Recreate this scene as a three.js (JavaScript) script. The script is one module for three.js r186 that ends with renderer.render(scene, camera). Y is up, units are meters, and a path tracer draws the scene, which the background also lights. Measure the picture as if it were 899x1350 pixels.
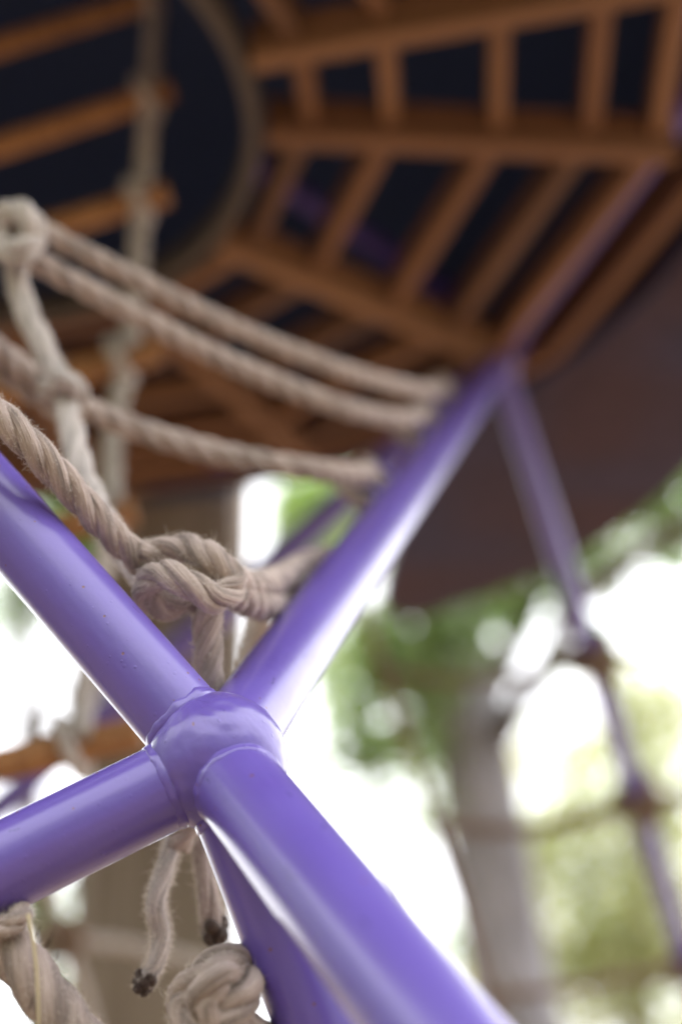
import * as THREE from 'three';
import { mergeGeometries } from 'three/addons/utils/BufferGeometryUtils.js';
import { ImprovedNoise } from 'three/addons/math/ImprovedNoise.js';

// ------------------------------------------------------------------ camera, sky, sun, exposure
const scene = new THREE.Scene();
const EYE = new THREE.Vector3(0, 1.3, 0), PITCH = THREE.MathUtils.degToRad(28), FPX = 1875;
const camera = new THREE.PerspectiveCamera(2 * Math.atan(675 / FPX) * 180 / Math.PI, 681 / 1024, 0.02, 600);
camera.position.copy(EYE);
camera.rotation.set(PITCH, 0, 0);
camera.focus = 0.86;
camera.userData.fStop = 1.8;
camera.updateMatrixWorld(true);

const SKY_W = 256, SKY_H = 128, skyData = new Float32Array(SKY_W * SKY_H * 4);
for (let j = 0; j < SKY_H; j++) for (let i = 0; i < SKY_W; i++) {
  const up = Math.max(0, Math.sin((j + 0.5) / SKY_H * Math.PI - Math.PI / 2)), k = (j * SKY_W + i) * 4;
  const b = 0.92 + 0.16 * up;
  skyData[k] = b * 0.985; skyData[k + 1] = b * 1.0; skyData[k + 2] = b * 1.045; skyData[k + 3] = 1;
}
const sky = new THREE.DataTexture(skyData, SKY_W, SKY_H, THREE.RGBAFormat, THREE.FloatType);
sky.mapping = THREE.EquirectangularReflectionMapping; sky.magFilter = THREE.LinearFilter; sky.needsUpdate = true;
scene.background = sky; scene.environment = sky;

const sun = new THREE.DirectionalLight(0xfff1de, 4.6);
sun.position.set(4.5, 13.5, -14); sun.target.position.set(0, 1.5, -2);
sun.castShadow = true; sun.shadow.radius = 5;
Object.assign(sun.shadow.camera, { left: -12, right: 12, top: 12, bottom: -12, near: 0.5, far: 60 });
sun.shadow.mapSize.set(2048, 2048);
scene.add(sun, sun.target);

const renderer = new THREE.WebGLRenderer({ antialias: true });
renderer.setSize(681, 1024);
renderer.toneMapping = THREE.LinearToneMapping;
renderer.toneMappingExposure = 3.8;
renderer.shadowMap.enabled = true;

// ------------------------------------------------------------------ helpers
let seed = 7;
const rnd = () => { seed = (seed * 1664525 + 1013904223) >>> 0; return seed / 4294967296; };
const rr = (a, b) => a + (b - a) * rnd();
const noise = new ImprovedNoise();
const V = (x, y, z) => new THREE.Vector3(x, y, z);
// survey point: two sight angles (as 1/1875 steps from the sight line) and a distance in metres -> a place in the world
const right = V(1, 0, 0), upv = V(0, Math.cos(PITCH), Math.sin(PITCH)), fwd = V(0, Math.sin(PITCH), -Math.cos(PITCH));
const at = (px, py, d) => EYE.clone().addScaledVector(right, (px - 450) / FPX * d).addScaledVector(upv, (675 - py) / FPX * d).addScaledVector(fwd, d);
const lerp = (a, b, t) => a.clone().lerp(b, t);

const taken = {};
function numbered(n) { taken[n] = (taken[n] || 0) + 1; return taken[n] === 1 ? n : n + '_' + String(taken[n] - 1).padStart(3, '0'); }
function thing(name, label, category, pos = V(0, 0, 0), group) {
  const g = new THREE.Group(); g.name = numbered(name); g.position.copy(pos);
  g.userData = { label, category }; if (group) g.userData.group = group;
  scene.add(g); return g;
}
// geometry is given in world coordinates and is moved into the parent's own frame
function part(name, geo, mat, parent, label) {
  const m = new THREE.Mesh(geo, mat); m.name = name; m.castShadow = m.receiveShadow = true;
  let o = parent, off = V(0, 0, 0); while (o && o !== scene) { off.add(o.position); o = o.parent; }
  geo.translate(-off.x, -off.y, -off.z);
  if (label) m.userData.label = label;
  parent.add(m); return m;
}
function sub(name, parent) { const g = new THREE.Group(); g.name = name; parent.add(g); return g; }

// tileable value noise
function lattice(n, s) { let q = s; const a = new Float32Array(n * n); for (let i = 0; i < n * n; i++) { q = (q * 1664525 + 1013904223) >>> 0; a[i] = q / 4294967296; } return a; }
function tileNoise(size, cx, cy, s) {
  const n = Math.max(cx, cy), L = lattice(n, s), out = new Float32Array(size * size);
  for (let y = 0; y < size; y++) for (let x = 0; x < size; x++) {
    const fx = x / size * cx, fy = y / size * cy, x0 = Math.floor(fx), y0 = Math.floor(fy);
    let tx = fx - x0, ty = fy - y0; tx = tx * tx * (3 - 2 * tx); ty = ty * ty * (3 - 2 * ty);
    const g = (i, j) => L[(j % cy) * n + (i % cx)];
    out[y * size + x] = (g(x0, y0) * (1 - tx) + g(x0 + 1, y0) * tx) * (1 - ty) + (g(x0, y0 + 1) * (1 - tx) + g(x0 + 1, y0 + 1) * tx) * ty;
  }
  return out;
}
function tex(size, fn, color) {
  const d = new Uint8Array(size * size * 4);
  for (let y = 0; y < size; y++) for (let x = 0; x < size; x++) {
    const c = fn(x, y, y * size + x), k = (y * size + x) * 4;
    for (let i = 0; i < 3; i++) d[k + i] = Math.max(0, Math.min(255, Math.round(c[i] * 255)));
    d[k + 3] = 255;
  }
  const t = new THREE.DataTexture(d, size, size, THREE.RGBAFormat);
  t.wrapS = t.wrapT = THREE.RepeatWrapping; t.magFilter = THREE.LinearFilter; t.minFilter = THREE.LinearMipmapLinearFilter; t.generateMipmaps = true;
  if (color) t.colorSpace = THREE.SRGBColorSpace;
  t.needsUpdate = true; return t;
}
const grey = (v) => [v, v, v];
const toS = (c) => c <= 0.0031308 ? 12.92 * c : 1.055 * Math.pow(c, 1 / 2.4) - 0.055;

// ------------------------------------------------------------------ materials
const M = {};
{ // purple enamel on steel: orange peel, brush drags, dust nibs, a few rust specks and scuffs (one tile = 0.32 m)
  const S = 1024, a = tileNoise(S, 12, 12, 3), b = tileNoise(S, 60, 60, 5), c = tileNoise(S, 200, 200, 9), e = tileNoise(S, 5, 5, 11), drag = tileNoise(S, 90, 14, 21);
  const nib = new Float32Array(S * S), rust = new Float32Array(S * S), scuff = new Float32Array(S * S);
  const blot = (arr, x, y, r, v) => { for (let j = -Math.ceil(r); j <= r; j++) for (let i = -Math.ceil(r); i <= r; i++) { const q = Math.hypot(i, j) / r; if (q < 1) { const k = ((y + j + S) % S) * S + (x + i + S) % S; arr[k] = Math.max(arr[k], v * (1 - q * q)); } } };
  for (let i = 0; i < 420; i++) blot(nib, Math.floor(rnd() * S), Math.floor(rnd() * S), rr(1.5, 4.5), rr(0.3, 1));
  for (let i = 0; i < 46; i++) { const x = Math.floor(rnd() * S), y = Math.floor(rnd() * S); blot(rust, x, y, rr(2.2, 5.0), 1); }
  for (let i = 0; i < 20; i++) { let x = rnd() * S, y = rnd() * S; const dx = rr(-0.6, 0.6), n = rr(15, 50); for (let k = 0; k < n; k++) { if (rnd() < 0.7) blot(scuff, Math.floor(x), Math.floor(y), rr(1.3, 3.0), rr(0.3, 0.9)); x = (x + dx + rr(-1, 1) + S) % S; y = (y + 1 + S) % S; } }
  const col = [0.112, 0.07, 0.35];
  M.purple = new THREE.MeshPhysicalMaterial({
    map: tex(S, (x, y, k) => {
      const v = 0.94 + 0.08 * e[k] + 0.05 * a[k], r = Math.min(1, rust[k] * 1.8) * (0.6 + 0.4 * c[k]), s = scuff[k] * 0.75;
      return [toS((col[0] * v * (1 - r) + 0.16 * r) * (1 - s)), toS((col[1] * v * (1 - r) + 0.06 * r) * (1 - s)), toS((col[2] * v * (1 - r) + 0.03 * r) * (1 - s))];
    }, true),
    bumpMap: tex(S, (x, y, k) => grey(0.25 + 0.22 * a[k] + 0.12 * b[k] + 0.04 * c[k] + 0.16 * drag[k] + 0.3 * nib[k] - 0.15 * rust[k])), bumpScale: 0.0009,
    roughnessMap: tex(S, (x, y, k) => grey(Math.min(1, 0.36 + 0.14 * a[k] + 0.14 * e[k] + 0.4 * rust[k] + 0.3 * scuff[k]))), roughness: 1,
    clearcoat: 0.95, clearcoatRoughness: 0.22, specularIntensity: 0.6, metalness: 0,
  });
  M.purpleBrushed = M.purple.clone(); M.purpleBrushed.bumpScale = 0.0016;
}
{ // cotton rope strand: yarns running along it (u round the strand, v along it)
  const S = 512, y1 = tileNoise(S, 26, 6, 31), y2 = tileNoise(S, 80, 20, 33), y3 = tileNoise(S, 8, 10, 35), y4 = tileNoise(S, 160, 50, 37);
  const make = (c, dirt) => new THREE.MeshPhysicalMaterial({
    map: tex(S, (x, y, k) => { const v = 0.72 + 0.3 * y1[k] + 0.2 * y2[k] - dirt * Math.max(0, y3[k] - 0.45); return c.map((q) => toS(q * v)); }, true),
    bumpMap: tex(S, (x, y, k) => grey(0.5 * y1[k] + 0.35 * y2[k] + 0.15 * y4[k])), bumpScale: 0.0016,
    roughness: 0.95, sheen: 0.6, sheenRoughness: 0.6, sheenColor: new THREE.Color(0.5, 0.46, 0.42),
  });
  M.rope = make([0.42, 0.333, 0.305], 0.9);
  M.ropePale = make([0.53, 0.465, 0.445], 0.6);
  M.ropeBrown = make([0.21, 0.14, 0.105], 0.4);
  M.fuzz = new THREE.MeshPhysicalMaterial({ color: new THREE.Color(0.66, 0.58, 0.52), roughness: 1, transmission: 0.35, thickness: 0 });
  M.burnt = new THREE.MeshStandardMaterial({ color: new THREE.Color(0.045, 0.022, 0.014), roughness: 0.7, bumpMap: M.rope.bumpMap, bumpScale: 0.002 });
  M.twine = new THREE.MeshStandardMaterial({ color: new THREE.Color(0.5, 0.42, 0.28), roughness: 0.9 });
}
{ // sawn timber, grain along u (one tile = 1 m)
  const S = 512, g1 = tileNoise(S, 3, 60, 41), g2 = tileNoise(S, 8, 180, 43), g3 = tileNoise(S, 4, 6, 47), g4 = tileNoise(S, 20, 256, 49);
  const make = (c) => new THREE.MeshStandardMaterial({
    map: tex(S, (x, y, k) => { const v = 0.6 + 0.42 * g1[k] + 0.2 * g2[k] + 0.16 * (g3[k] - 0.5); return c.map((q, i) => toS(q * Math.pow(v, 1 + 0.15 * i))); }, true),
    bumpMap: tex(S, (x, y, k) => grey(0.5 * g2[k] + 0.5 * g4[k])), bumpScale: 0.0015, roughness: 0.72,
  });
  M.wood = make([0.255, 0.122, 0.06]); M.wood2 = make([0.22, 0.1, 0.05]); M.wood3 = make([0.165, 0.08, 0.046]);
  M.rung = make([0.34, 0.155, 0.06]); M.post = make([0.24, 0.19, 0.15]); M.ring = make([0.1, 0.075, 0.068]);
}
{ // dark coated board of the eave: speckled, mottled
  const S = 512, a = tileNoise(S, 6, 6, 51), b = tileNoise(S, 40, 40, 53), c = tileNoise(S, 180, 180, 55);
  M.panel = new THREE.MeshPhysicalMaterial({
    map: tex(S, (x, y, k) => { const m = Math.min(1, Math.max(0, (a[k] - 0.35) * 1.8)), s = c[k] > 0.86 ? 0.025 : 0, v = 0.8 + 0.4 * b[k]; return [toS((0.054 - 0.012 * m) * v + s), toS((0.027 + 0.008 * m) * v + s), toS((0.04 + 0.036 * m) * v + s)]; }, true),
    bumpMap: tex(S, (x, y, k) => grey(0.6 * b[k] + 0.4 * c[k])), bumpScale: 0.0015, roughness: 0.6, specularIntensity: 0.35,
  });
  M.pod = new THREE.MeshStandardMaterial({ color: new THREE.Color(0.055, 0.085, 0.2), roughness: 0.75, side: THREE.DoubleSide });
}
{ // bark
  const S = 512, a = tileNoise(S, 30, 8, 61), b = tileNoise(S, 90, 30, 63), e = tileNoise(S, 5, 5, 65);
  const make = (c) => new THREE.MeshStandardMaterial({ map: tex(S, (x, y, k) => { const v = 0.55 + 0.5 * a[k] + 0.2 * b[k] + 0.25 * (e[k] - 0.5); return c.map((q) => toS(q * v)); }, true), bumpMap: tex(S, (x, y, k) => grey(0.7 * a[k] + 0.3 * b[k])), bumpScale: 0.02, roughness: 0.95 });
  M.bark = make([0.24, 0.23, 0.25]); M.barkDark = make([0.10, 0.075, 0.055]);
}
const leafMat = (r, g, b) => new THREE.MeshPhysicalMaterial({ color: new THREE.Color(r, g, b), roughness: 0.85, transmission: 0.58, thickness: 0, side: THREE.DoubleSide, vertexColors: true });
M.leaf = leafMat(0.2, 0.31, 0.085); M.leafYellowSunlit = leafMat(0.33, 0.37, 0.14);  // second leaf: yellow-green species, lightened so sunlight is in its tint
{ // bark-chip ground
  const S = 1024, a = tileNoise(S, 120, 120, 71), b = tileNoise(S, 30, 30, 73), c = tileNoise(S, 300, 300, 75), e = tileNoise(S, 6, 6, 77);
  M.ground = new THREE.MeshStandardMaterial({ map: tex(S, (x, y, k) => { const v = 0.6 + 0.35 * a[k] + 0.25 * c[k] + 0.2 * b[k] + 0.2 * (e[k] - 0.5); return [toS(0.15 * v), toS(0.11 * v), toS(0.075 * v)]; }, true), bumpMap: tex(S, (x, y, k) => grey(0.6 * a[k] + 0.4 * c[k])), bumpScale: 0.03, roughness: 0.95 });
}

// ------------------------------------------------------------------ geometry builders
function tubeGeo(a, b, r, r2 = r, tile = 0.32, seg = 48) {
  const L = a.distanceTo(b), g = new THREE.CylinderGeometry(r2, r, L, seg, 1);
  const uv = g.attributes.uv, u0 = rnd() * 5, v0 = rnd() * 5, per = Math.max(1, Math.round(2 * Math.PI * r / tile * 2)) / 2;
  for (let i = 0; i < uv.count; i++) uv.setXY(i, uv.getX(i) * per + u0, uv.getY(i) * L / tile + v0);
  g.applyQuaternion(new THREE.Quaternion().setFromUnitVectors(V(0, 1, 0), b.clone().sub(a).normalize()));
  const c = lerp(a, b, 0.5); g.translate(c.x, c.y, c.z); return g;
}
function ballGeo(c, r, lump = 0.015) {
  const g = new THREE.SphereGeometry(r, 64, 48), p = g.attributes.position, uv = g.attributes.uv;
  for (let i = 0; i < p.count; i++) { const q = V(p.getX(i), p.getY(i), p.getZ(i)); const k = 1 + lump * (noise.noise(q.x * 70, q.y * 70, q.z * 70) + 0.5 * noise.noise(q.x * 190 + 5, q.y * 190, q.z * 190)); p.setXYZ(i, q.x * k, q.y * k, q.z * k); uv.setXY(i, uv.getX(i) * 0.7, uv.getY(i) * 0.35); }
  g.computeVertexNormals(); g.rotateX(0.7); g.rotateZ(0.4); g.translate(c.x, c.y, c.z); return g;
}
function weldGeo(c, axis, R, r) { // a lumpy bead of weld running round the tube
  const g = new THREE.TorusGeometry(R, r, 14, 110), p = g.attributes.position, uv = g.attributes.uv, o = rnd() * 50;
  for (let i = 0; i < p.count; i++) {
    const x = p.getX(i), y = p.getY(i), z = p.getZ(i), an = Math.atan2(y, x), cx = Math.cos(an) * R, cy = Math.sin(an) * R;
    const k = 0.75 + 0.45 * noise.noise(Math.cos(an) * 2.4 + o, Math.sin(an) * 2.4, z * 20) + 0.1 * noise.noise(Math.cos(an) * 8 + o, Math.sin(an) * 8, z * 140);
    p.setXYZ(i, cx + (x - cx) * k, cy + (y - cy) * k, z * k * 3); uv.setXY(i, uv.getX(i) * 0.5, uv.getY(i) * 0.06);
  }
  g.computeVertexNormals(); g.applyQuaternion(new THREE.Quaternion().setFromUnitVectors(V(0, 0, 1), axis)); g.translate(c.x, c.y, c.z); return g;
}
function frames(curve, n) { // parallel-transported frames
  const P = curve.getSpacedPoints(n), T = P.map((p, i) => (i < n ? P[i + 1].clone().sub(P[Math.max(0, i - 1)]) : P[n].clone().sub(P[n - 1])).normalize());
  let N = Math.abs(T[0].y) < 0.9 ? V(0, 1, 0) : V(1, 0, 0); N.addScaledVector(T[0], -N.dot(T[0])).normalize();
  const Ns = [N.clone()];
  for (let i = 1; i <= n; i++) { N = Ns[i - 1].clone(); N.addScaledVector(T[i], -N.dot(T[i])).normalize(); Ns.push(N); }
  return { P, T, N: Ns, B: T.map((t, i) => t.clone().cross(Ns[i])) };
}
const FUZZ = (n) => n;
// a three-strand laid rope along points: each strand is its own mesh under a group; optional fuzz
function rope(name, parent, pts, dia, o = {}) {
  const g = sub(name, parent); if (o.label) g.userData.label = o.label;
  const curve = pts.isCurve ? pts : new THREE.CatmullRomCurve3(pts, false, 'centripetal');
  const L = curve.getLength(), step = o.step || dia * 0.28, n = Math.max(8, Math.ceil(L / step)), F = frames(curve, n), seg = o.seg || 10;
  const lay = dia * (o.lay || 3.1), R = dia * 0.5, mat = o.mat || M.rope, ph = rnd() * 6, dir = o.dir || 1;
  const radius = o.radius || (() => 1), off = o.off || 0.47;
  for (let s = 0; s < 3; s++) {
    const pos = [], uv = [], idx = [], cen = [];
    for (let i = 0; i <= n; i++) { const a = dir * (L * i / n / lay) * 2 * Math.PI + ph + s * 2.0944 + 0.9 * noise.noise(i * 0.045, ph, 3.1), k = radius(i / n), w = 1 + 0.05 * noise.noise(i * 0.13, s * 9, ph); cen.push(F.P[i].clone().addScaledVector(F.N[i], Math.cos(a) * R * off * k * w).addScaledVector(F.B[i], Math.sin(a) * R * off * k * w)); }
    for (let i = 0; i <= n; i++) {
      const t = cen[Math.min(n, i + 1)].clone().sub(cen[Math.max(0, i - 1)]).normalize();
      const out = cen[i].clone().sub(F.P[i]); out.addScaledVector(t, -out.dot(t)).normalize(); const bi = t.clone().cross(out);
      const rad = R * 0.545 * radius(i / n) * (1 + 0.07 * noise.noise(i * 0.3, s * 5 + 2, ph));
      for (let j = 0; j <= seg; j++) {
        const th = j / seg * 2 * Math.PI, p = cen[i].clone().addScaledVector(out, Math.cos(th) * rad * 0.94).addScaledVector(bi, Math.sin(th) * rad * 1.05);
        pos.push(p.x, p.y, p.z); uv.push(j / seg + (L * i / n) / lay * 0.55, (L * i / n) / 0.05 * 0.35 + s * 0.31);
      }
    }
    for (let i = 0; i < n; i++) for (let j = 0; j < seg; j++) { const a = i * (seg + 1) + j, b = a + seg + 1; idx.push(a, a + 1, b, b, a + 1, b + 1); }
    for (const e of [0, n]) { const c = pos.length / 3; pos.push(cen[e].x, cen[e].y, cen[e].z); uv.push(0, 0); for (let j = 0; j < seg; j++) { const a = e * (seg + 1) + j; if (e) idx.push(a, a + 1, c); else idx.push(a + 1, a, c); } }
    const q = new THREE.BufferGeometry(); q.setAttribute('position', new THREE.Float32BufferAttribute(pos, 3)); q.setAttribute('uv', new THREE.Float32BufferAttribute(uv, 2)); q.setIndex(idx); q.computeVertexNormals();
    part('strand', q, mat, g);
  }
  if (o.fuzz) fuzz(g, F, R, n, o.fuzz, o.fuzzLen || 0.006, radius);
  return g;
}
function fuzz(g, F, R, n, count, len, radius = () => 1) { // loose fibres standing off the rope, far too many to count
  const pos = [], idx = [], nor = [];
  for (let k = 0; k < count; k++) {
    const i = Math.floor(rnd() * (n - 1)), a = rnd() * 6.2832, o = F.N[i].clone().multiplyScalar(Math.cos(a)).addScaledVector(F.B[i], Math.sin(a));
    const p0 = F.P[i].clone().lerp(F.P[i + 1], rnd()).addScaledVector(o, R * 0.9 * radius(i / n));
    const long = rnd() < 0.06 ? 2.2 : 1, l = len * rr(0.25, 1) * long, d = o.clone().multiplyScalar(rr(0.25, 1)).addScaledVector(F.T[i], rr(-1.3, 1.3)).addScaledVector(V(rr(-1, 1), rr(-1, 1), rr(-1, 1)), 0.5).normalize();
    const side = d.clone().cross(V(rr(-1, 1), rr(-1, 1), rr(-1, 1))).normalize(), w = rr(0.00006, 0.00013);
    const p1 = p0.clone().addScaledVector(d, l * 0.5), d2 = d.clone().addScaledVector(V(rr(-1, 1), rr(-1, 1), rr(-1, 1)), 0.6).normalize(), p2 = p1.clone().addScaledVector(d2, l * 0.5);
    const b = pos.length / 3;
    for (const [p, ww] of [[p0, w], [p0, -w], [p1, w], [p1, -w]]) { const q = p.clone().addScaledVector(side, ww); pos.push(q.x, q.y, q.z); }
    pos.push(p2.x, p2.y, p2.z); idx.push(b, b + 1, b + 2, b + 1, b + 3, b + 2, b + 2, b + 3, b + 4);
  }
  const q = new THREE.BufferGeometry(); q.setAttribute('position', new THREE.Float32BufferAttribute(pos, 3)); q.setIndex(idx); q.computeVertexNormals();
  const m = part('fuzz', q, M.fuzz, g); m.userData.kind = 'stuff'; return m;
}
// turns of rope wound round a tube a-b, centred at fraction t
function coilPts(a, b, t, turns, tubeR, dia, start = 0) {
  const ax = b.clone().sub(a).normalize(), c = lerp(a, b, t), n = (Math.abs(ax.y) < 0.9 ? V(0, 1, 0) : V(1, 0, 0)).cross(ax).normalize(), m = ax.clone().cross(n), pts = [], N = Math.ceil(turns * 14), R = tubeR + dia * 0.48;
  for (let i = 0; i <= N; i++) { const an = start + i / N * turns * 2 * Math.PI, s = (i / N - 0.5) * turns * dia * 1.02; pts.push(c.clone().addScaledVector(ax, s).addScaledVector(n, Math.cos(an) * R).addScaledVector(m, Math.sin(an) * R)); }
  return pts;
}
function boardGeo(a, b, h, w) { // a sawn board from a to b, h tall and w wide, edges eased, grain along it
  const L = a.distanceTo(b), s = new THREE.Shape(), e = Math.min(h, w) * 0.1, x = w / 2, y = h / 2;
  s.moveTo(-x + e, -y); s.lineTo(x - e, -y); s.lineTo(x, -y + e); s.lineTo(x, y - e); s.lineTo(x - e, y); s.lineTo(-x + e, y); s.lineTo(-x, y - e); s.lineTo(-x, -y + e); s.closePath();
  const g = new THREE.ExtrudeGeometry(s, { depth: L, bevelEnabled: false }), p = g.attributes.position, uv = g.attributes.uv, u0 = rnd() * 9, v0 = rnd() * 9;
  for (let i = 0; i < uv.count; i++) uv.setXY(i, p.getZ(i) + u0, p.getX(i) + p.getY(i) * 1.3 + v0);
  const z = b.clone().sub(a).normalize(), xx = V(0, 1, 0).cross(z).normalize(), yy = z.clone().cross(xx);
  g.applyMatrix4(new THREE.Matrix4().makeBasis(xx, yy, z)); g.translate(a.x, a.y, a.z); return g;
}
function poleGeo(pts, r0, r1, seg = 16, wob = 0.06, tile = 1) { // trunk, limb or worn round bar along points
  const curve = new THREE.CatmullRomCurve3(pts, false, 'centripetal'), L = curve.getLength(), n = Math.max(6, Math.min(60, Math.ceil(L / 0.15))), F = frames(curve, n), pos = [], uv = [], idx = [], o = rnd() * 40;
  for (let i = 0; i <= n; i++) for (let j = 0; j <= seg; j++) {
    const th = (j % seg) / seg * 2 * Math.PI, r = (r0 + (r1 - r0) * i / n) * (1 + wob * noise.noise(Math.cos(th) * 1.6 + o, Math.sin(th) * 1.6, i * 0.35));
    const p = F.P[i].clone().addScaledVector(F.N[i], Math.cos(th) * r).addScaledVector(F.B[i], Math.sin(th) * r); pos.push(p.x, p.y, p.z); uv.push(j / seg, L * i / n / tile);
  }
  for (let i = 0; i < n; i++) for (let j = 0; j < seg; j++) { const a = i * (seg + 1) + j, b = a + seg + 1; idx.push(a, a + 1, b, b, a + 1, b + 1); }
  for (const e of [0, n]) { const c = pos.length / 3; pos.push(F.P[e].x, F.P[e].y, F.P[e].z); uv.push(0, 0); for (let j = 0; j < seg; j++) { const a = e * (seg + 1) + j; if (e) idx.push(a, a + 1, c); else idx.push(a + 1, a, c); } }
  const g = new THREE.BufferGeometry(); g.setAttribute('position', new THREE.Float32BufferAttribute(pos, 3)); g.setAttribute('uv', new THREE.Float32BufferAttribute(uv, 2)); g.setIndex(idx); g.computeVertexNormals(); return g;
}
// leaves in sprays through ellipsoids: [centre, rx, ry, rz, sprays]
function leavesGeo(clumps, size, perSpray = 12, spread = 0.16) {
  const pos = [], col = [], idx = [];
  for (const [c, rx, ry, rz, n, gaps] of clumps) {
    const open = []; for (let h = 0; h < Math.round((gaps || 0) * 1.9); h++) { const an = rnd() * 6.2832, q = Math.sqrt(rnd()) * 0.95; open.push([c.x + Math.cos(an) * rx * q, c.y + Math.sin(an) * ry * q, size * rr(0.4, 0.78)]); }
    for (let s = 0; s < n; s++) {
    let u; do { u = V(rr(-1, 1), rr(-1, 1), rr(-1, 1)); } while (u.length() > 1 || noise.noise(u.x * 2.4 + c.x, u.y * 2.4 + c.y, u.z * 2.4 + c.z) < -0.12);
    const sc = V(c.x + u.x * rx, c.y + u.y * ry, c.z + u.z * rz), tone = rr(0.75, 1.25), yel = rr(0.85, 1.2);
    for (let k = 0; k < perSpray; k++) {
      const p = sc.clone().add(V(rr(-1, 1), rr(-1, 1), rr(-1, 1)).multiplyScalar(spread)), l = size * rr(0.6, 1.25), w = l * rr(0.26, 0.36);
      if (open.some(([x, y, q]) => Math.hypot(p.x - x, p.y - y) < q)) continue;
      const d = V(rr(-1, 1), rr(-1, 0.35), rr(-1, 1)).normalize(), sd = d.clone().cross(V(rr(-0.5, 0.5), 1, rr(-0.5, 0.5))).normalize(), nn = sd.clone().cross(d);
      const b = pos.length / 3, t = tone * rr(0.8, 1.2);
      const pts = [p, p.clone().addScaledVector(d, l * 0.45).addScaledVector(sd, w).addScaledVector(nn, l * 0.06), p.clone().addScaledVector(d, l), p.clone().addScaledVector(d, l * 0.45).addScaledVector(sd, -w).addScaledVector(nn, l * 0.06)];
      for (const q of pts) { pos.push(q.x, q.y, q.z); col.push(t * yel, t, t * 0.9); }
      idx.push(b, b + 1, b + 2, b, b + 2, b + 3);
    }
  } }
  const g = new THREE.BufferGeometry(); g.setAttribute('position', new THREE.Float32BufferAttribute(pos, 3)); g.setAttribute('color', new THREE.Float32BufferAttribute(col, 3)); g.setIndex(idx); g.computeVertexNormals(); return g;
}

// ------------------------------------------------------------------ ground
{
  const g = new THREE.PlaneGeometry(500, 500, 1, 1); g.rotateX(-Math.PI / 2);
  const uv = g.attributes.uv; for (let i = 0; i < uv.count; i++) uv.setXY(i, uv.getX(i) * 250, uv.getY(i) * 250);
  const m = new THREE.Mesh(g, M.ground); m.name = 'ground'; m.receiveShadow = true; m.userData = { kind: 'structure', label: 'brown bark chip ground under the climbing frame', category: 'ground' }; scene.add(m);
}

// ------------------------------------------------------------------ purple climbing frame
const R = 0.026, PH = 1.456, C0 = V(-0.598, EYE.y + PH, -1.513);
const onPlat = (r, deg, dy = 0) => V(C0.x + r * Math.cos(deg * Math.PI / 180), C0.y + dy, C0.z - r * Math.sin(deg * Math.PI / 180));
const hub = at(288, 1004, 0.85), apex = at(658, 476, 2.6);
const frame = thing('climbing_dome', 'purple painted steel tube climbing frame with welded ball joints', 'climbing dome', V(hub.x, 0, hub.z));
const along = (a, b, k) => a.clone().add(b.clone().sub(a).multiplyScalar(k));
const toGround = (a, b) => along(a, b, (a.y + 0.02) / (a.y - b.y));
const tubeEnds = {};
function strut(key, a, b, r = R, weld = true) {
  tubeEnds[key] = [a, b];
  const t = part('tube', tubeGeo(a, b, r), M.purple, frame);
  if (weld) { const ax = b.clone().sub(a).normalize(); part('weld_bead', weldGeo(a.clone().addScaledVector(ax, weld === true ? 0.0328 : weld), ax, r * 0.985, 0.0018), M.purpleBrushed, t); }
  return t;
}
part('ball_joint', ballGeo(hub, 0.0415, 0.02), M.purpleBrushed, frame);
const n1 = along(hub, at(0, 674, 0.93), 1.9), n3 = along(hub, at(0, 1146, 0.815), 2.4), n4 = along(hub, at(566, 1350, 0.62), 1.75);
strut('t1', hub, n1); strut('t3', hub, n3); strut('t4', hub, n4, R, 0.035);
strut('t6', hub, toGround(hub, at(425, 1350, 0.80)));
strut('t2', hub, apex);
part('ball_joint', ballGeo(n1, 0.0415), M.purple, frame);
part('ball_joint', ballGeo(n3, 0.0375), M.purple, frame);
strut('t1b', n1, along(n1, V(n1.x - 0.3, n1.y - 1.2, n1.z - 0.5), 1), R);
strut('t3b', n3, toGround(n3, V(n3.x - 0.15, n3.y - 1, n3.z + 0.05)), R);
part('ball_joint', ballGeo(n4, 0.0375), M.purple, frame);
strut('t4b', n4, toGround(n4, V(n4.x + 0.35, n4.y - 1, n4.z + 0.1)), R);
part('ball_joint', ballGeo(apex, 0.0375), M.purple, frame); strut('stub', apex, onPlat(1.135, 36.6, 0.077), R, false);
strut('t5', apex, toGround(apex, at(893, 1225, 3.0)), 0.0215);
strut('t7', apex, along(apex, at(0, 1064, 2.45), 1.35));
// ring of tubes under the platform's edge, in ten straight lengths
const ringN = []; for (let k = 0; k < 10; k++) { ringN.push(onPlat(1.135, 36.6 + 36 * k, 0.077)); }
for (let k = 0; k < 10; k++) { part('ball_joint', ballGeo(ringN[k], 0.0375), M.purple, frame); strut('ring' + k, ringN[k], ringN[(k + 1) % 10], R, false); }
strut('brace', onPlat(1.17, 45.7, 0.3), onPlat(0.62, 46.2, 0.3), 0.022, false);

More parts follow.
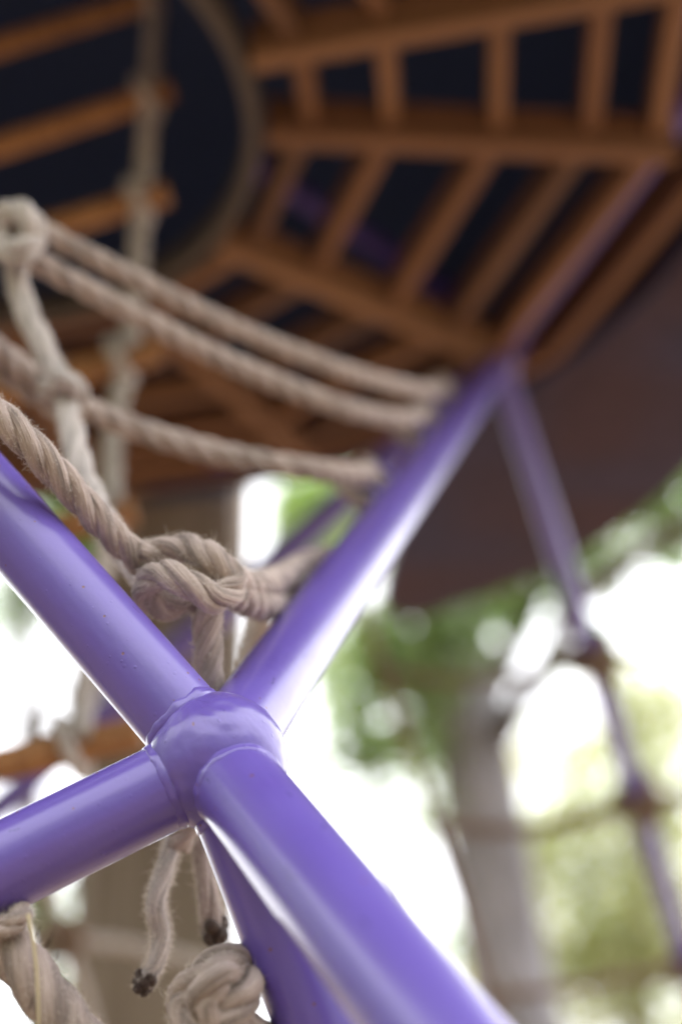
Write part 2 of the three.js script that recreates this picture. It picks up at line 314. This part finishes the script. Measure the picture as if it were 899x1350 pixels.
// ------------------------------------------------------------------ wooden platform with its round hatch, pod and eave
{
  const P = thing('wooden_platform', 'round slatted brown timber platform with a circular hatch, seen from below', 'platform', C0);
  const angles = [-13.2, 3.6, 34.5, 61, 87, 113, 139, 165, 191, 217, 243, 269, 295, 321], NJ = 14, radii = [0.548, 0.675, 0.825, 0.955, 1.06];
  for (let k = 0; k < NJ; k++) {
    const an = angles[k], st = k < 13 ? angles[k + 1] - an : 346.8 - an;
    part('joist', boardGeo(onPlat(0.492, an, 0.0), onPlat(1.085, an, 0.0), 0.075, 0.031), k % 3 === 1 ? M.wood2 : M.wood, P);
    radii.forEach((r, i) => {
      const da = Math.asin(0.017 / r) * 180 / Math.PI, rj = rr(-0.006, 0.006), dy = rr(-0.004, 0.004);
      part('slat', boardGeo(onPlat(r + rj, an + da, 0.02 + dy), onPlat(r + rj, an + st - da, 0.02 + dy), 0.062, 0.027), [M.wood2, M.wood, M.wood3][(k * 2 + i * i) % 3], P);
    });
    part('edge_board', boardGeo(onPlat(1.2, an + 0.1, 0.095), onPlat(1.2, an + st - 0.1, 0.095), 0.13, 0.03), M.wood2, P);
  }
  const ring = new THREE.LatheGeometry([[0.462, -0.03], [0.464, -0.036], [0.483, -0.036], [0.485, -0.03], [0.485, 0.01], [0.462, 0.01], [0.462, -0.03]].map(([x, y]) => new THREE.Vector2(x, y)), 96);
  ring.translate(C0.x, C0.y, C0.z); part('hatch_ring', ring, M.ring, P);
  const S = thing('pod_shell', 'dark navy shell of the pod enclosing the space over the slatted platform', 'pod', V(C0.x, C0.y + 0.17, C0.z));
  const sh = new THREE.LatheGeometry([[1.222, 0.02], [1.26, 0.3], [1.24, 0.7], [1.1, 1.1], [0.8, 1.45], [0.4, 1.65], [0.001, 1.72], [0.001, 1.69], [0.39, 1.62], [0.78, 1.42], [1.07, 1.08], [1.2, 0.69], [1.22, 0.3], [1.19, 0.172], [1.222, 0.165]].map(([x, y]) => new THREE.Vector2(x, y)), 72);
  sh.translate(C0.x, C0.y, C0.z); part('shell', sh, M.pod, S);
}
{ // eave board: a big rounded sheet reaching out from the platform's edge
  const y = C0.y + 0.045, onPlane = (px, py) => { const a = at(px, py, 1).sub(EYE); return EYE.clone().addScaledVector(a, (y - EYE.y) / a.y); };
  const outer = [[505, 782], [512, 806], [545, 813], [600, 797], [650, 780], [700, 760], [750, 736], [800, 706], [850, 668], [905, 617], [990, 520], [1060, 420], [1100, 330], [1090, 250]].map(([a, b]) => onPlane(a, b));
  const inner = [-8, 2, 12, 22, 32, 41, 50].map((d) => onPlat(1.222, d));
  const all = [...outer, ...inner], shape = new THREE.Shape(), c = new THREE.CatmullRomCurve3(outer, false, 'centripetal');
  c.getPoints(70).forEach((p, i) => i ? shape.lineTo(p.x, -p.z) : shape.moveTo(p.x, -p.z));
  for (const p of inner) shape.lineTo(p.x, -p.z);
  shape.closePath();
  const g = new THREE.ExtrudeGeometry(shape, { depth: 0.03, bevelEnabled: true, bevelThickness: 0.006, bevelSize: 0.006, bevelSegments: 2 });
  g.rotateX(-Math.PI / 2); g.translate(0, y, 0);
  const E = thing('eave_panel', 'dark maroon rounded eave panel reaching out from the edge of the wooden platform', 'panel', V(0.45, y, -2.6));
  part('sheet', g, M.panel, E);
}
{ // square timber post carrying the platform's far side
  const top = at(247, 640, 3.25), P = thing('timber_post', 'grey brown timber post standing behind the purple ball joint', 'post', V(top.x, 0, top.z));
  const p = boardGeo(V(top.x, -0.05, top.z), V(top.x - 0.012, C0.y + 0.9, top.z), 0.3, 0.235); part('shaft', p, M.post, P);
  part('bolt_plate', boardGeo(V(top.x, C0.y - 0.25, top.z + 0.152), V(top.x, C0.y - 0.05, top.z + 0.152), 0.012, 0.16), M.ring, P);
}

// ------------------------------------------------------------------ rope net tied to the frame
const [t2a, t2b] = tubeEnds.t2;
const onT2 = (px) => { let best = 0, bd = 1e9; for (let i = 0; i <= 400; i++) { const p = lerp(t2a, t2b, i / 400), v = p.clone().sub(EYE), d = v.dot(fwd), x = 450 + v.dot(right) / d * FPX; if (Math.abs(x - px) < bd) { bd = Math.abs(x - px); best = i / 400; } } return best; };
{
  const D = 0.0225;
  const net = thing('climbing_net', 'beige cotton rope climbing net knotted behind the purple ball joint', 'rope net', V(hub.x, 0, hub.z));
  // rope coming in from the side, through the knot and out downwards
  rope('cord', net, [at(-120, 440, 0.90), at(-40, 512, 0.90), at(30, 575, 0.90), at(90, 640, 0.915), at(150, 705, 0.935), at(188, 742, 0.95)], D * 0.99, { fuzz: 2600, fuzzLen: 0.005, seg: 12 });
  rope('knot', net, [at(178, 732, 0.942), at(205, 730, 0.955), at(240, 722, 0.952), at(283, 738, 0.935), at(309, 768, 0.935), at(284, 789, 0.918), at(246, 768, 0.914), at(212, 757, 0.925), at(193, 779, 0.935), at(216, 800, 0.942), at(252, 785, 0.952), at(272, 800, 0.955), at(274, 825, 0.960)], D * 0.95, { fuzz: 3400, fuzzLen: 0.005, seg: 12, step: 0.004, lay: 3.4 });
  rope('cord', net, [at(274, 800, 0.952), at(275, 850, 0.945), at(276, 910, 0.942), at(272, 990, 0.95), at(252, 1070, 0.955), at(232, 1118, 0.96)], D * 0.95, { fuzz: 2200, fuzzLen: 0.005, seg: 12 });
  rope('frayed_end', net, [at(230, 1105, 0.96), at(221, 1140, 0.95), at(206, 1190, 0.94), at(214, 1232, 0.94), at(207, 1268, 0.935), at(189, 1298, 0.93)], D * 0.72, { mat: M.ropePale, fuzz: 3000, fuzzLen: 0.0055, seg: 10, lay: 9, off: 0.36, radius: (t) => 0.95 - 0.12 * Math.sin(t * 9) * t });
  rope('burnt_tip', net, [at(196, 1288, 0.932), at(189, 1299, 0.929), at(183, 1309, 0.927)], D * 0.7, { mat: M.burnt, step: 0.001, off: 0.5, fuzz: 160, fuzzLen: 0.004, radius: (t) => 1.05 - 0.5 * t * t + 0.12 * Math.sin(t * 17), label: 'dark singed tip of the frayed rope end' });
  rope('frayed_end', net, [at(262, 1090, 0.98), at(268, 1140, 0.975), at(275, 1180, 0.97), at(281, 1215, 0.97), at(285, 1232, 0.97)], D * 0.72, { fuzz: 1700, fuzzLen: 0.005, seg: 10, lay: 9, off: 0.36, radius: (t) => 0.7 + 0.5 * t });
  rope('burnt_tip', net, [at(282, 1218, 0.969), at(286, 1232, 0.967), at(287, 1246, 0.966)], D * 0.84, { mat: M.burnt, step: 0.001, off: 0.55, fuzz: 160, fuzzLen: 0.004, radius: (t) => 1.0 - 0.35 * t * t + 0.15 * Math.sin(t * 13), label: 'dark singed tip of the frayed rope end' });
  // second rope from the same knot to the sloping tube, doubled
  const tA = onT2(418), tB = onT2(436);
  rope('cord', net, [at(300, 766, 0.945), at(335, 774, 1.02), at(375, 760, 1.16), at(415, 740, 1.30), lerp(t2a, t2b, onT2(480)).addScaledVector(fwd, 0.075), lerp(t2a, t2b, onT2(500)).addScaledVector(fwd, 0.07)], D * 1.15, { fuzz: 1500, seg: 12 });
  rope('cord', net, [at(305, 780, 0.955), at(345, 798, 1.04), at(385, 790, 1.2), lerp(t2a, t2b, onT2(450)).addScaledVector(fwd, 0.075), lerp(t2a, t2b, onT2(470)).addScaledVector(fwd, 0.07)], D * 1.1, { fuzz: 1000, seg: 12 });
  // pale upright rope running up to the knot above
  rope('cord', net, [at(212, 785, 0.975), at(178, 745, 1.01), at(140, 690, 1.08), at(108, 620, 1.13), at(92, 550, 1.18), at(80, 505, 1.2), at(52, 445, 1.22), at(30, 395, 1.24), at(22, 345, 1.25), at(25, 305, 1.26)], D * 1.1, { mat: M.ropePale, fuzz: 1500, lay: 4.5, off: 0.38 });
  rope('knot', net, [at(20, 338, 1.27), at(41, 322, 1.24), at(43, 294, 1.23), at(20, 278, 1.24), at(2, 294, 1.25), at(4, 326, 1.24), at(32, 331, 1.22), at(46, 309, 1.25), at(27, 290, 1.27), at(10, 308, 1.28)], D * 1.12, { mat: M.ropePale, seg: 10, step: 0.005 });
  const side = right.clone().multiplyScalar(-0.8).addScaledVector(upv, 0.6);
  const eye = (t, back) => { // eye plate welded to the tube's flank, with a loop of rope through it
    const p = lerp(t2a, t2b, t).addScaledVector(side, R + 0.004).addScaledVector(fwd, back), ax = t2b.clone().sub(t2a).normalize(), tor = new THREE.TorusGeometry(0.013, 0.004, 10, 28);
    tor.applyQuaternion(new THREE.Quaternion().setFromUnitVectors(V(0, 0, 1), ax)); tor.translate(p.x, p.y, p.z); part('eye_ring', tor, M.purple, frame);
    const q = p.clone().addScaledVector(side, 0.012), pts = []; for (let k = 0; k <= 16; k++) { const an = k / 16 * 2.2 * Math.PI; pts.push(q.clone().addScaledVector(side, Math.cos(an) * 0.017).addScaledVector(ax, Math.sin(an) * 0.02).addScaledVector(fwd, (k / 16 - 0.5) * 0.026)); }
    rope('lashing', net, pts, D * 0.8); return q;
  };
  // pair of ropes from that knot to the sloping tube
  const tC = onT2(618), tD = onT2(596), tE = onT2(532), eC = eye(tC, 0.01), eD = eye(tD, 0.005), eE = eye(tE, 0.0); eye(onT2(574), 0.012); eye(onT2(514), 0.012);
  rope('cord', net, [at(30, 285, 1.27), at(60, 305, 1.28), at(180, 368, 1.32), at(320, 436, 1.40), at(450, 487, 1.50), at(540, 512, 1.66), eC], D * 1.05, { off: 0.38 });
  rope('cord', net, [at(5, 315, 1.25), at(50, 345, 1.26), at(180, 415, 1.30), at(320, 485, 1.37), at(450, 536, 1.45), at(525, 552, 1.58), eD], D * 1.12, { off: 0.38 });
  // lower rope crossing behind the upright one
  rope('cord', net, [at(-90, 400, 1.15), at(-30, 440, 1.17), at(40, 493, 1.2), at(110, 536, 1.235), at(200, 572, 1.26), at(300, 600, 1.28), at(400, 617, 1.29), at(455, 625, 1.34), eE], D * 1.05);
  rope('cord', net, [at(-90, 425, 1.17), at(-30, 466, 1.19), at(40, 517, 1.21), at(74, 535, 1.225)], D * 0.8);
  rope('lashing', net, [at(60, 516, 1.2), at(84, 500, 1.175), at(104, 515, 1.19), at(98, 540, 1.22), at(74, 540, 1.24), at(62, 516, 1.22), at(86, 503, 1.18)], D * 0.9, { mat: M.ropePale });
  // pale rope hanging further back
  rope('cord', net, [at(352, 790, 1.15), at(342, 830, 1.25), at(332, 880, 1.3), at(325, 960, 1.33), at(320, 1060, 1.36)], D, { mat: M.ropePale });
}
{ // thick rope tied under the side tube
  const [a, b] = tubeEnds.t3, g = thing('thick_rope', 'thick beige twisted rope hanging from the purple side tube, with a strand of twine', 'rope', V(a.x - 0.15, 0, a.z), undefined);
  const D = 0.031, c = at(10, 1215, 0.80);
  rope('cord', g, [at(-30, 1190, 0.83), at(-12, 1215, 0.81), at(15, 1252, 0.80), at(45, 1290, 0.795), at(80, 1335, 0.79), at(125, 1400, 0.785), at(160, 1500, 0.78), at(180, 1640, 0.78)], D, { fuzz: 3200, fuzzLen: 0.005, seg: 14, lay: 2.5, off: 0.45 });
  rope('knot', g, [at(-30, 1222, 0.80), at(0, 1224, 0.79), at(24, 1214, 0.79), at(28, 1200, 0.805), at(10, 1190, 0.82)], 0.014, { fuzz: 900 });
  part('twine', poleGeo([at(38, 1205, 0.775), at(45, 1240, 0.77), at(50, 1290, 0.767), at(52, 1345, 0.765), at(50, 1420, 0.765)], 0.0011, 0.0009, 6, 0.1), M.twine, g);
  for (const [x, y, l] of [[50, 1235, 14], [66, 1246, 18], [62, 1250, 12], [40, 1330, 16], [75, 1262, 9]]) part('loose_fibre', poleGeo([at(x, y, 0.782), at(x + l * 0.2, y - l * 0.6, 0.779), at(x + l * 0.35, y - l, 0.778)], 0.0004, 0.0002, 5, 0), M.burnt, g);
}
{ // knotted rope on the descending tube
  const [a, b] = tubeEnds.t6, g = thing('knotted_rope', 'beige rope tied in a bulky knot on the shaded purple tube going down', 'rope', V(a.x, 0, a.z));
  const D = 0.019, pts = [at(352, 1290, 0.84), at(330, 1272, 0.815), at(298, 1268, 0.80), at(262, 1292, 0.80), at(240, 1325, 0.80), at(258, 1352, 0.79), at(296, 1340, 0.775), at(326, 1308, 0.785), at(312, 1280, 0.80), at(285, 1290, 0.775), at(270, 1318, 0.775), at(300, 1352, 0.775), at(345, 1368, 0.79), at(350, 1400, 0.81)];
  rope('knot', g, pts, D * 1.15, { fuzz: 4200, fuzzLen: 0.005, seg: 12, step: 0.004 });
  rope('cord', g, [at(330, 1340, 0.83), at(310, 1390, 0.82), at(300, 1480, 0.82)], D, { fuzz: 300 });
}

// ------------------------------------------------------------------ rope ladder through the hatch
{
  const lad = thing('rope_ladder', 'rope ladder with round wooden rungs hanging through the platform hatch', 'rope ladder', V(-0.6, 0, -1.4));
  const rp = [at(208, -60, 2.25), at(205, 0, 2.2), at(199, 120, 2.12), at(188, 260, 2.03), at(180, 380, 1.95), at(168, 480, 1.88), at(150, 570, 1.8), at(147, 675, 1.72), at(118, 860, 1.63), at(108, 985, 1.56), at(106, 1015, 1.55)];
  const lp = rp.map((p) => p.clone().add(V(-0.46, -0.06, 0.02)));
  rope('side_rope', lad, rp, 0.028, { mat: M.ropePale, lay: 3.5 }); rope('side_rope', lad, lp, 0.028, { mat: M.ropePale, lay: 3.5 });
  for (const [i, ax, ay, bx, by, r] of [[1, 212, -6, -110, 96, 0.017], [2, 226, 118, -60, 214, 0.018], [3, 222, 254, -60, 338, 0.018], [5, 212, 462, -90, 545, 0.018], [7, 178, 672, -110, 742, 0.019], [9, 186, 966, -160, 1045, 0.019]]) {
    const d = rp[i].clone().sub(EYE).dot(fwd), A = at(ax, ay, d - 0.005), B = at(bx, by, d - 0.02), u = A.clone().sub(B).normalize();
    part('rung', poleGeo([A, lerp(A, B, 0.5), B], r, r, 18, 0.05, 0.3), M.rung, lad);
    const pA = rp[i]; rope('lashing', lad, coilPts(A, B, Math.min(0.9, A.distanceTo(pA) / A.distanceTo(B) + 0.01), 1.5, r, 0.02), 0.02, { mat: M.ropePale });
  }
}
// ------------------------------------------------------------------ brown rope net on the far tube
{
  const [a, b] = tubeEnds.t5, net = thing('climbing_net', 'brown rope net stretched to the thin looking purple tube in front of the trees', 'rope net', V(0.6, 0, -2.6));
  const onT5 = (py) => { let best = 0, bd = 1e9; for (let i = 0; i <= 600; i++) { const p = lerp(a, b, i / 600), v = p.clone().sub(EYE), y = 675 - v.dot(upv) / v.dot(fwd) * FPX; if (Math.abs(y - py) < bd) { bd = Math.abs(y - py); best = i / 600; } } return best; };
  const D = 0.026, ends = [];
  for (const y of [866, 1056, 1272]) { const t = onT5(y), p = lerp(a, b, t); ends.push(p); rope('lashing', net, coilPts(a, b, t, 2.6, R, D, 1), D, { mat: M.ropeBrown }); }
  const v = [at(478, 800, 2.9), at(505, 880, 2.9), at(540, 985, 2.92), at(575, 1085, 2.95), at(610, 1190, 2.95), at(645, 1310, 2.97), at(690, 1480, 3.0)];
  rope('cord', net, v, D * 0.95, { mat: M.ropeBrown });
  const cord = (pts, k = 1) => rope('cord', net, pts, D * k, { mat: M.ropeBrown });
  cord([at(505, 885, 2.88), at(600, 897, 2.88), at(690, 893, 2.86), ends[0]], 0.8);
  cord([at(575, 1085, 2.93), at(650, 1094, 2.93), at(720, 1090, 2.92), at(790, 1074, 2.9), ends[1]], 1.1);
  cord([at(645, 1312, 2.95), at(720, 1306, 2.97), at(800, 1293, 2.98), ends[2]]);
  cord([ends[1], at(880, 1052, 2.85), at(960, 1058, 2.85)]); cord([ends[2], at(960, 1270, 2.9)]); cord([ends[0], at(860, 872, 2.75), at(960, 890, 2.8)], 0.7);
}
{ // low net on the far side, against the post
  const net = thing('climbing_net', 'pale rope net crossing in front of the timber post', 'rope net', V(-0.5, 0, -2.2));
  const k = at(85, 1236, 2.4), D = 0.026;
  rope('cord', net, [at(-60, 1180, 2.35), k, at(170, 1247, 2.45), at(290, 1276, 2.5), at(420, 1320, 2.6)], D, { mat: M.ropePale });
  rope('cord', net, [at(40, 1110, 2.35), k, at(104, 1290, 2.42), at(135, 1400, 2.45)], D, { mat: M.ropePale });
  rope('knot', net, [at(70, 1230, 2.38), at(88, 1218, 2.36), at(104, 1236, 2.37), at(88, 1256, 2.38), at(70, 1242, 2.42), at(86, 1222, 2.44)], D * 1.2, { mat: M.ropeBrown });
}

// ------------------------------------------------------------------ trees
function tree(name, label, trunkPts, r0, r1, bark, limbs, clumps, leafM, size, per, spread) {
  const g = thing(name, label, 'tree', V(trunkPts[0].x, 0, trunkPts[0].z), 'trees around the playground');
  part('trunk', poleGeo(trunkPts, r0, r1, 24, 0.14, 0.8), bark, g);
  for (const [pts, a, b] of limbs) part('limb', poleGeo(pts, a, b, 10, 0.12, 0.8), M.barkDark, g);  // limbs get darker bark: backlit shade put into their colour
  if (clumps.length) { const m = part('crown', leavesGeo(clumps, size, per, spread), leafM, g); m.userData.kind = 'stuff'; }
  return g;
}
const down = (p) => V(p.x, -0.1, p.z);
const E3 = (px, py, d, rx, ry, n, gaps = 0, rz = Math.min(rx, ry)) => [at(px, py, d), rx, ry, rz, n, gaps];
{ // grey trunked tree, its bowed limb coloured dark as if backlit
  const d = 6.5;
  tree('broad_tree', 'tree with a stout grey trunk behind the brown rope net', [down(at(735, 1700, d)), at(684, 1350, d), at(650, 1150, d), at(618, 950, d), at(596, 830, d + 0.1), at(575, 700, d + 0.2), at(560, 480, d + 0.3)], 0.25, 0.14, M.bark,
    [[[at(655, 985, d), at(690, 920, d - 0.4), at(728, 868, d - 0.7), at(752, 800, d - 0.9), at(800, 768, d - 1.1), at(850, 722, d - 1.2), at(960, 672, d - 1.4)], 0.06, 0.036],
     [[at(640, 930, d), at(700, 800, d + 0.3), at(790, 620, d + 0.6)], 0.07, 0.03], [[at(600, 760, d), at(520, 640, d), at(420, 520, d)], 0.05, 0.02]],
    [E3(555, 838, d - 0.5, 0.32, 0.12, 120, 7), E3(515, 905, d - 0.3, 0.26, 0.26, 190, 14), E3(485, 990, d - 0.3, 0.16, 0.14, 50, 5), E3(572, 985, d, 0.1, 0.22, 50, 5), E3(690, 760, d + 0.3, 0.42, 0.2, 130, 8), E3(800, 700, d - 0.8, 0.34, 0.17, 105, 14), E3(890, 640, d - 1, 0.3, 0.16, 42, 7), E3(770, 850, d + 0.2, 0.12, 0.08, 14, 2), E3(650, 650, d, 1.0, 0.4, 260), E3(850, 450, d, 1.2, 0.6, 300)],
    M.leaf, 0.075, 12, 0.1);
}
{ // yellow-green tree further off, leaf colour made paler to look sunlit
  const d = 13;
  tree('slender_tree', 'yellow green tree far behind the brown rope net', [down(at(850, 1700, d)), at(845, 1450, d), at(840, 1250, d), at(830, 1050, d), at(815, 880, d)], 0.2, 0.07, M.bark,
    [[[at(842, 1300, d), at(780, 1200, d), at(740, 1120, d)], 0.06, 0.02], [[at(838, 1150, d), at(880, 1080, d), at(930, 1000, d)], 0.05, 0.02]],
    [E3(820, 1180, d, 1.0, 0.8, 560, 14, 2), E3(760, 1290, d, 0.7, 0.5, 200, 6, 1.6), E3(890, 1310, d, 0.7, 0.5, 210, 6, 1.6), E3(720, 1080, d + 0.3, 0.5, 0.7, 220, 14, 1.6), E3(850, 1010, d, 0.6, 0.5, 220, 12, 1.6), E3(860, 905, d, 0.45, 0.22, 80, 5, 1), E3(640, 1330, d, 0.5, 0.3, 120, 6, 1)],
    M.leafYellowSunlit, 0.11, 10, 0.2);
}
{
  const d = 16;
  tree('slender_tree', 'thin green tree showing in the gap between the rising purple tubes', [down(at(520, 1800, d)), at(510, 1350, d), at(490, 1000, d), at(470, 800, d), at(440, 650, d)], 0.14, 0.05, M.barkDark,
    [[[at(490, 1000, d), at(430, 860, d), at(400, 700, d)], 0.05, 0.02]],
    [E3(415, 690, d, 0.45, 0.6, 260, 9), E3(470, 880, d, 0.45, 0.5, 140, 8), E3(560, 1040, d, 0.3, 0.5, 60, 4), E3(600, 1250, d, 0.22, 0.4, 60, 4)],
    M.leaf, 0.12, 10, 0.2);
}
{
  const d = 12;
  tree('broad_tree', 'broad tree beyond the timber post', [down(at(60, 1800, d)), at(55, 1350, d), at(40, 1000, d), at(20, 700, d)], 0.2, 0.08, M.barkDark,
    [[[at(50, 1250, d), at(110, 1130, d), at(170, 1020, d)], 0.06, 0.02], [[at(40, 1000, d), at(120, 850, d), at(200, 700, d)], 0.07, 0.03]],
    [E3(150, 720, d, 0.9, 0.55, 700), E3(230, 700, d - 1, 0.3, 0.4, 110), E3(10, 800, d, 0.3, 0.15, 30), E3(-120, 900, d, 0.5, 0.7, 300), E3(60, 1190, d, 0.3, 0.2, 26), E3(100, 1300, d, 0.3, 0.25, 40)],
    M.leaf, 0.11, 10, 0.2);
}
// unseen trees behind the photographer, added to block the low sky there
for (let k = 0; k < 12; k++) {
  const az = (108 + k * 18) * Math.PI / 180, dist = 7.5 + 2.5 * ((k * 7) % 4) / 3, x = Math.sin(az) * dist, z = -Math.cos(az) * dist, h = 6.5 + (k * 5 % 4) * 0.5;
  tree('added_shade_tree', 'tall leafy tree out of view, added to shade the dome from low sky', [V(x, -0.1, z), V(x + 0.1, 1.6, z), V(x - 0.1, 3.4, z + 0.1), V(x, h, z)], 0.17, 0.06, M.bark,
    [[[V(x, 2.2, z), V(x + 0.8, 3.4, z + 0.3), V(x + 1.5, 4.6, z)], 0.07, 0.02], [[V(x, 2.6, z), V(x - 0.9, 3.8, z - 0.2), V(x - 1.6, 4.8, z)], 0.07, 0.02]],
    [[V(x, h * 0.62, z), 2.2, h * 0.42, 1.8, 420], [V(x + 1.2, 2.2, z + 0.4), 1.4, 1.2, 1.2, 120], [V(x - 1.3, 2.0, z - 0.3), 1.4, 1.3, 1.2, 120]], M.leaf, 0.2, 10, 0.3);
}
renderer.render(scene, camera);
